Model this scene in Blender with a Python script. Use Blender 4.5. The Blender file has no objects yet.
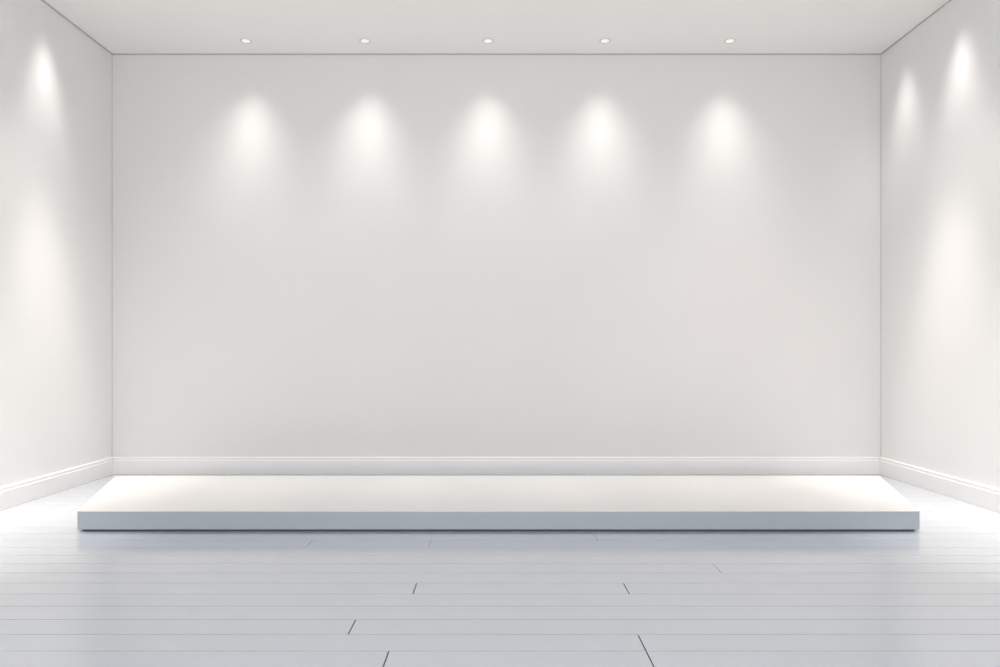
import bpy, math, random
from mathutils import Vector
random.seed(4)
S=3.2/420; F=700.0
VX,VY=497.0,352.0
H=122*S; D=F*S; WL=(112-VX)*S; WR=(881-VX)*S; HT=3.2; YB=-2.0
sc=bpy.context.scene
sc.view_settings.view_transform='Standard'
sc.view_settings.look='None'

def mat(name,col,rough=.6,spec=.5,noise=0.0,nscale=3,bump=0.0,bscale=200,coat=0,emit=None,es=0,metal=0):
    m=bpy.data.materials.new(name); m.use_nodes=True
    nt=m.node_tree; b=nt.nodes['Principled BSDF']
    b.inputs['Roughness'].default_value=rough
    b.inputs['Specular IOR Level'].default_value=spec
    b.inputs['Metallic'].default_value=metal
    b.inputs['Coat Weight'].default_value=coat
    b.inputs['Coat Roughness'].default_value=.10
    tc=nt.nodes.new('ShaderNodeTexCoord')
    n=nt.nodes.new('ShaderNodeTexNoise'); n.inputs['Scale'].default_value=nscale; n.inputs['Detail'].default_value=4
    nt.links.new(tc.outputs['Object'],n.inputs['Vector'])
    r=nt.nodes.new('ShaderNodeValToRGB')
    r.color_ramp.elements[0].position=.3; r.color_ramp.elements[1].position=.7
    r.color_ramp.elements[0].color=[c*(1-noise) for c in col]+[1]
    r.color_ramp.elements[1].color=[min(1,c*(1+noise)) for c in col]+[1]
    nt.links.new(n.outputs['Fac'],r.inputs['Fac']); nt.links.new(r.outputs['Color'],b.inputs['Base Color'])
    if bump:
        n2=nt.nodes.new('ShaderNodeTexNoise'); n2.inputs['Scale'].default_value=bscale
        nt.links.new(tc.outputs['Object'],n2.inputs['Vector'])
        bp=nt.nodes.new('ShaderNodeBump'); bp.inputs['Strength'].default_value=bump; bp.inputs['Distance'].default_value=.002
        nt.links.new(n2.outputs['Fac'],bp.inputs['Height']); nt.links.new(bp.outputs['Normal'],b.inputs['Normal'])
    if emit:
        b.inputs['Emission Color'].default_value=emit+(1,); b.inputs['Emission Strength'].default_value=es
    return m

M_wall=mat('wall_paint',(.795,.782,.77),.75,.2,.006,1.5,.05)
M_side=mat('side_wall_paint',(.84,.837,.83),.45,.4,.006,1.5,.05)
M_ceil=mat('ceiling_paint',(.91,.89,.87),.8,.2,.004)
M_base=mat('baseboard_paint',(.87,.862,.855),.35,.4,.004)
M_gap=mat('shadow_gap_paint',(.52,.48,.45),.8,.1,.02)  # shadow where wall meets ceiling, put into a dark strip colour
M_corner=mat('corner_bead_paint',(.66,.65,.64),.8,.1,.01)  # plain grey for the thin strips along the vertical corners
M_floor=mat('floor_lacquer',(.61,.65,.71),.15,.55,.01,1.2,coat=1)
M_seam=mat('floor_seam',(.16,.17,.20),.8,.1,.02)
M_top=mat('platform_top_lacquer',(.82,.808,.795),.18,.5,.004,coat=.6)  # warm light on the top is put into this base colour
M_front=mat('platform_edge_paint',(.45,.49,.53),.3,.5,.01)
M_plinth=mat('platform_plinth_paint',(.10,.12,.16),.7,.2,.02)  # shade of the gap under the platform is put into this dark colour
M_ring=mat('lamp_ring_enamel',(.74,.71,.68),.35,.5,.01)
M_lens=mat('lamp_lens',(.9,.9,.9),.3,.5,.0,emit=(1,.97,.92),es=.45)

def obj(name,verts,faces,mats,midx=None):
    me=bpy.data.meshes.new(name); me.from_pydata(verts,[],faces)
    for m in (mats if isinstance(mats,list) else [mats]): me.materials.append(m)
    if midx:
        for p,i in zip(me.polygons,midx): p.material_index=i
    me.update()
    o=bpy.data.objects.new(name,me); sc.collection.objects.link(o); return o
BF=[(0,3,2,1),(4,5,6,7),(0,1,5,4),(1,2,6,5),(2,3,7,6),(3,0,4,7)]
def bv(x0,x1,y0,y1,z0,z1):
    return [(x0,y0,z0),(x1,y0,z0),(x1,y1,z0),(x0,y1,z0),(x0,y0,z1),(x1,y0,z1),(x1,y1,z1),(x0,y1,z1)]
def box(name,a,m,bev=0):
    o=obj(name,bv(*a),BF,m)
    if bev:
        b=o.modifiers.new('b','BEVEL'); b.width=bev; b.segments=3
    return o
def struct(o,label=None,cat=None):
    o['kind']='structure'
    if label:o['label']=label
    if cat:o['category']=cat
    return o
T=.12
struct(box('wall_back',(WL-T,WR+T,D,D+T,-.1,HT+.1),M_wall),'smooth off-white painted wall washed by downlights','wall')
struct(box('wall_left',(WL-T,WL,YB,D,-.1,HT+.1),M_side),'smooth pale grey painted side wall with light streak','wall')
struct(box('wall_right',(WR,WR+T,YB,D,-.1,HT+.1),M_side),'smooth pale grey painted side wall with two light streaks','wall')
struct(box('ceiling',(WL,WR,YB,D,HT,HT+.1),M_ceil),'plain white ceiling with small recessed downlights','ceiling')

# --- floor: planks
verts=[];faces=[];mi=[]
def addbox(a,m):
    n=len(verts); verts.extend(bv(*a)); faces.extend([tuple(i+n for i in f) for f in BF]); mi.extend([m]*6)
addbox((WL,WR,YB,D,-.06,-.006),1)
PW=H*F*.000197
y0=H*F*.003344
def xw(px,py): # plan position of a board end
    return (px-VX)*H/(py-VY)
xj=xw(643,645)
joints={ -1:[xw(386,659),xj], 0:[xj], 1:[xw(352,627)],2:[],
  3:[],4:[xw(626,588),xw(415,588)],5:[],6:[xw(716,567)],7:[],8:[],9:[xw(430,543),xw(310,543)],10:[xw(596,537)]}
kmin=int((YB-y0)/PW)-1; kmax=int((D-y0)/PW)+1
for k in range(kmin,kmax+1):
    g=.0017 if k<8 else .001
    a=max(YB,y0+k*PW); b=min(D,y0+(k+1)*PW)
    if b-a<.01: continue
    js=joints.get(k)
    if js is None:
        js=[]
        if k<-1:
            x=WL+.5+random.uniform(0,1.8)
            while x<WR-.3: js.append(x); x+=2.6
    gj=.0022 if k<=4 else .0012
    js=sorted(j for j in js if WL+.1<j<WR-.1)
    xs=[WL]+js+[WR]
    for i in range(len(xs)-1):
        xa=xs[i]+(gj if i else 0); xb=xs[i+1]-(gj if i<len(xs)-2 else 0)
        addbox((xa,xb,a+g,b-g,-.012,0),0)
fl=obj('floor',verts,faces,[M_floor,M_seam],mi)
struct(fl,'pale blue-grey lacquered plank floor with satin sheen','floor')

# --- baseboards
BH=17*S; BT=.024
def profile():
    return [(0,0),(BT,0),(BT,BH-.024),(BT-.004,BH-.021),(BT-.004,BH-.003),(BT-.007,BH),(0,BH)]
import bmesh
def baseboard(name,p0,p1,nrm,label):
    pr=profile(); v=[]
    for p in (p0,p1):
        for d,z in pr: v.append((p[0]+nrm[0]*d,p[1]+nrm[1]*d,z+.001))
    n=len(pr)
    f=[(i,(i+1)%n,(i+1)%n+n,i+n) for i in range(n)]+[tuple(range(n-1,-1,-1)),tuple(range(n,2*n))]
    o=obj(name,v,f,M_base)
    bm=bmesh.new(); bm.from_mesh(o.data); bmesh.ops.recalc_face_normals(bm,faces=bm.faces); bm.to_mesh(o.data); bm.free()
    struct(o,label,'baseboard')
baseboard('baseboard_back',(WL+BT,D),(WR-BT,D),(0,-1),'white painted skirting with stepped top edge')
baseboard('baseboard_left',(WL,YB),(WL,D),(1,0),'white painted skirting with stepped top edge')
baseboard('baseboard_right',(WR,YB),(WR,D),(-1,0),'white painted skirting with stepped top edge')
t=.007
for i,a in enumerate([(WL+t,WR-t,D-t,D,HT-t,HT),(WL,WL+t,YB,D,HT-t,HT),(WR-t,WR,YB,D,HT-t,HT)]):
    struct(box('trim_%d'%(i+1),a,M_gap),'thin dark shadow gap where wall meets ceiling','trim')
u=.005
struct(box('trim_4',(WL,WL+u,D-u,D,BH+.001,HT-t),M_corner),'thin grey bead in the wall corner','trim')
struct(box('trim_5',(WR-u,WR,D-u,D,BH+.001,HT-t),M_corner),'thin grey bead in the wall corner','trim')

# --- platform
PH=.1167*H; df=D/1.475
db=(H-PH)*F/124
fl_,fr_=(77-VX)*df/F,(920-VX)*df/F
bl_,br_=(115-VX)*db/F,(880-VX)*db/F
root=bpy.data.objects.new('platform',None); sc.collection.objects.link(root); root.location=(0,(df+db)/2,0)
root['label']='low wide white display platform with blue-grey front edge'; root['category']='platform'
def slab(name,z0,z1,ins,m,bev):
    v=[]
    for z in (z0,z1):
        v+= [(fl_+ins,df+ins,z),(fr_-ins,df+ins,z),(br_-ins,db-ins,z),(bl_+ins,db-ins,z)]
    v=[(x,y-(df+db)/2,z) for x,y,z in v]
    o=obj(name,v,BF,m); o.parent=root
    if bev:
        b=o.modifiers.new('b','BEVEL'); b.width=bev; b.segments=3
    return o
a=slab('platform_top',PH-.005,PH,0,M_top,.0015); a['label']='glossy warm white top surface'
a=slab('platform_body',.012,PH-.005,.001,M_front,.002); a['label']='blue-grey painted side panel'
a=slab('plinth',0.0,.012,.02,M_plinth,0); a['label']='dark recessed base'

# --- downlights
def ring(name,r0,r1,z0,z1,m,n=48):
    pr=[(r0,z1),(r0,z0+.001),(r0+.001,z0),(r1-.002,z0),(r1,z0+.002),(r1,z1)]
    v=[];f=[];k=len(pr)
    for i in range(n):
        t=2*math.pi*i/n
        for r,z in pr: v.append((r*math.cos(t),r*math.sin(t),z))
    for i in range(n):
        for j in range(k):
            f.append((i*k+j,i*k+(j+1)%k,((i+1)%n)*k+(j+1)%k,((i+1)%n)*k+j))
    o=obj(name,v,f,m)
    for p in o.data.polygons:p.use_smooth=True
    return o
def disc(name,r,z0,z1,m,n=48):
    v=[(r*math.cos(2*math.pi*i/n),r*math.sin(2*math.pi*i/n),z) for z in (z0,z1) for i in range(n)]
    f=[tuple(range(n-1,-1,-1)),tuple(range(n,2*n))]+[(i,(i+1)%n,(i+1)%n+n,i+n) for i in range(n)]
    return obj(name,v,f,m)
def spot(loc,target,power,ang,blend,col,rad=.03,name='spot_lamp'):
    L=bpy.data.lights.new(name,'SPOT'); L.energy=power; L.spot_size=math.radians(ang); L.spot_blend=blend
    L.color=col; L.shadow_soft_size=rad
    o=bpy.data.objects.new(name,L); sc.collection.objects.link(o)
    o.location=loc; o.rotation_euler=(Vector(target)-Vector(loc)).to_track_quat('-Z','Y').to_euler()
    return o
WARM=(1,.965,.92)
WARMER=(1,.925,.85)
rat=(VY-41)/(VY-54); yl=D/rat
proto=None
for px,sx in zip((246,365,488,605,730),(249,368,487,600,725)):
    x=(px-VX)/rat*S; xs_=(sx-VX)*S
    e=bpy.data.objects.new('downlight',None); sc.collection.objects.link(e); e.location=(x,yl,HT)
    e['label']='small round recessed ceiling downlight, switched on'; e['category']='ceiling light'; e['group']='row of recessed ceiling downlights'
    if proto is None:
        r_=ring('trim_ring',.028,.043,-.002,0,M_ring); l_=disc('lens',.028,-.001,0,M_lens); proto=(r_,l_)
    else:
        r_,l_=[p.copy() for p in proto]
        for q in (r_,l_): sc.collection.objects.link(q)
    r_.parent=e; l_.parent=e
    tx=x+(xs_-x)*1.8
    spot((x,yl,HT-.02),(tx,yl+.02,HT-1.3),22,80,1,WARM,.08)
    spot((x,yl,HT-.02),(tx,yl+.05,HT-1.5),20,52,1,WARM,.08)
    spot((x,yl,HT-.02),(x,yl-.6,0),85,38,1,WARMER)
# side wall washers
for sgn,wx,px,pw in ((1,WL,45,9),(-1,WR,962,9),(-1,WR,907,7)):
    r=abs(px-VX)/(384.5); y=D/r
    spot((wx+sgn*.15,y,HT-.02),(wx+sgn*.12,y,HT-1.3),pw,70,1,WARM,.08)
    spot((wx+sgn*.15,y,HT-.02),(wx+sgn*.07,y,HT-1.6),pw*3.2,50,1,WARM,.08)
for sgn,wx in ((1,WL),(-1,WR)):  # added spots without fixtures, brighten the side walls and side floor
    spot((wx+sgn*1.1,4.1,HT-.02),(wx,4.0,.5),60,80,1,WARMER,.2)
    spot((wx+sgn*.45,4.5,HT-.02),(wx+sgn*.28,4.5,0),260,38,1,WARMER,.1)
    spot((wx+sgn*.4,3.4,HT-.02),(wx+sgn*.1,3.5,0),290,44,1,WARMER,.1)
spot((1.6,3.6,HT-.02),(1.9,D,.55),36,60,1,(1,.76,.66),.2)  # added spot without fixture, tints the lower right back wall peach

def area(name,loc,rot,sx,sy,e,col):
    L=bpy.data.lights.new(name,'AREA'); L.shape='RECTANGLE'; L.size=sx; L.size_y=sy; L.energy=e; L.color=col
    o=bpy.data.objects.new(name,L); sc.collection.objects.link(o); o.location=loc; o.rotation_euler=[math.radians(a) for a in rot]
area('room_light',(0,YB+.1,1.6),(90,0,0),4.5,2.6,30,(.97,.985,1))  # unseen fill panel added at the open rear of the room
area('ceiling_uplight',(0,-.6,.5),(148,0,0),4.5,.6,60,(1,.968,.935))  # unseen panel behind the camera, added to brighten the ceiling
w=bpy.data.worlds.new('w'); sc.world=w; w.use_nodes=True
bg=w.node_tree.nodes['Background']; bg.inputs[0].default_value=(.88,.93,1,1); bg.inputs[1].default_value=.85

c=bpy.data.cameras.new('camera'); c.lens=36*F/1000; c.sensor_width=36; c.shift_x=.003; c.shift_y=.0185; c.clip_start=.05
co=bpy.data.objects.new('camera',c); sc.collection.objects.link(co); co.location=(0,0,H); co.rotation_euler=(math.radians(90),0,0)
sc.camera=co
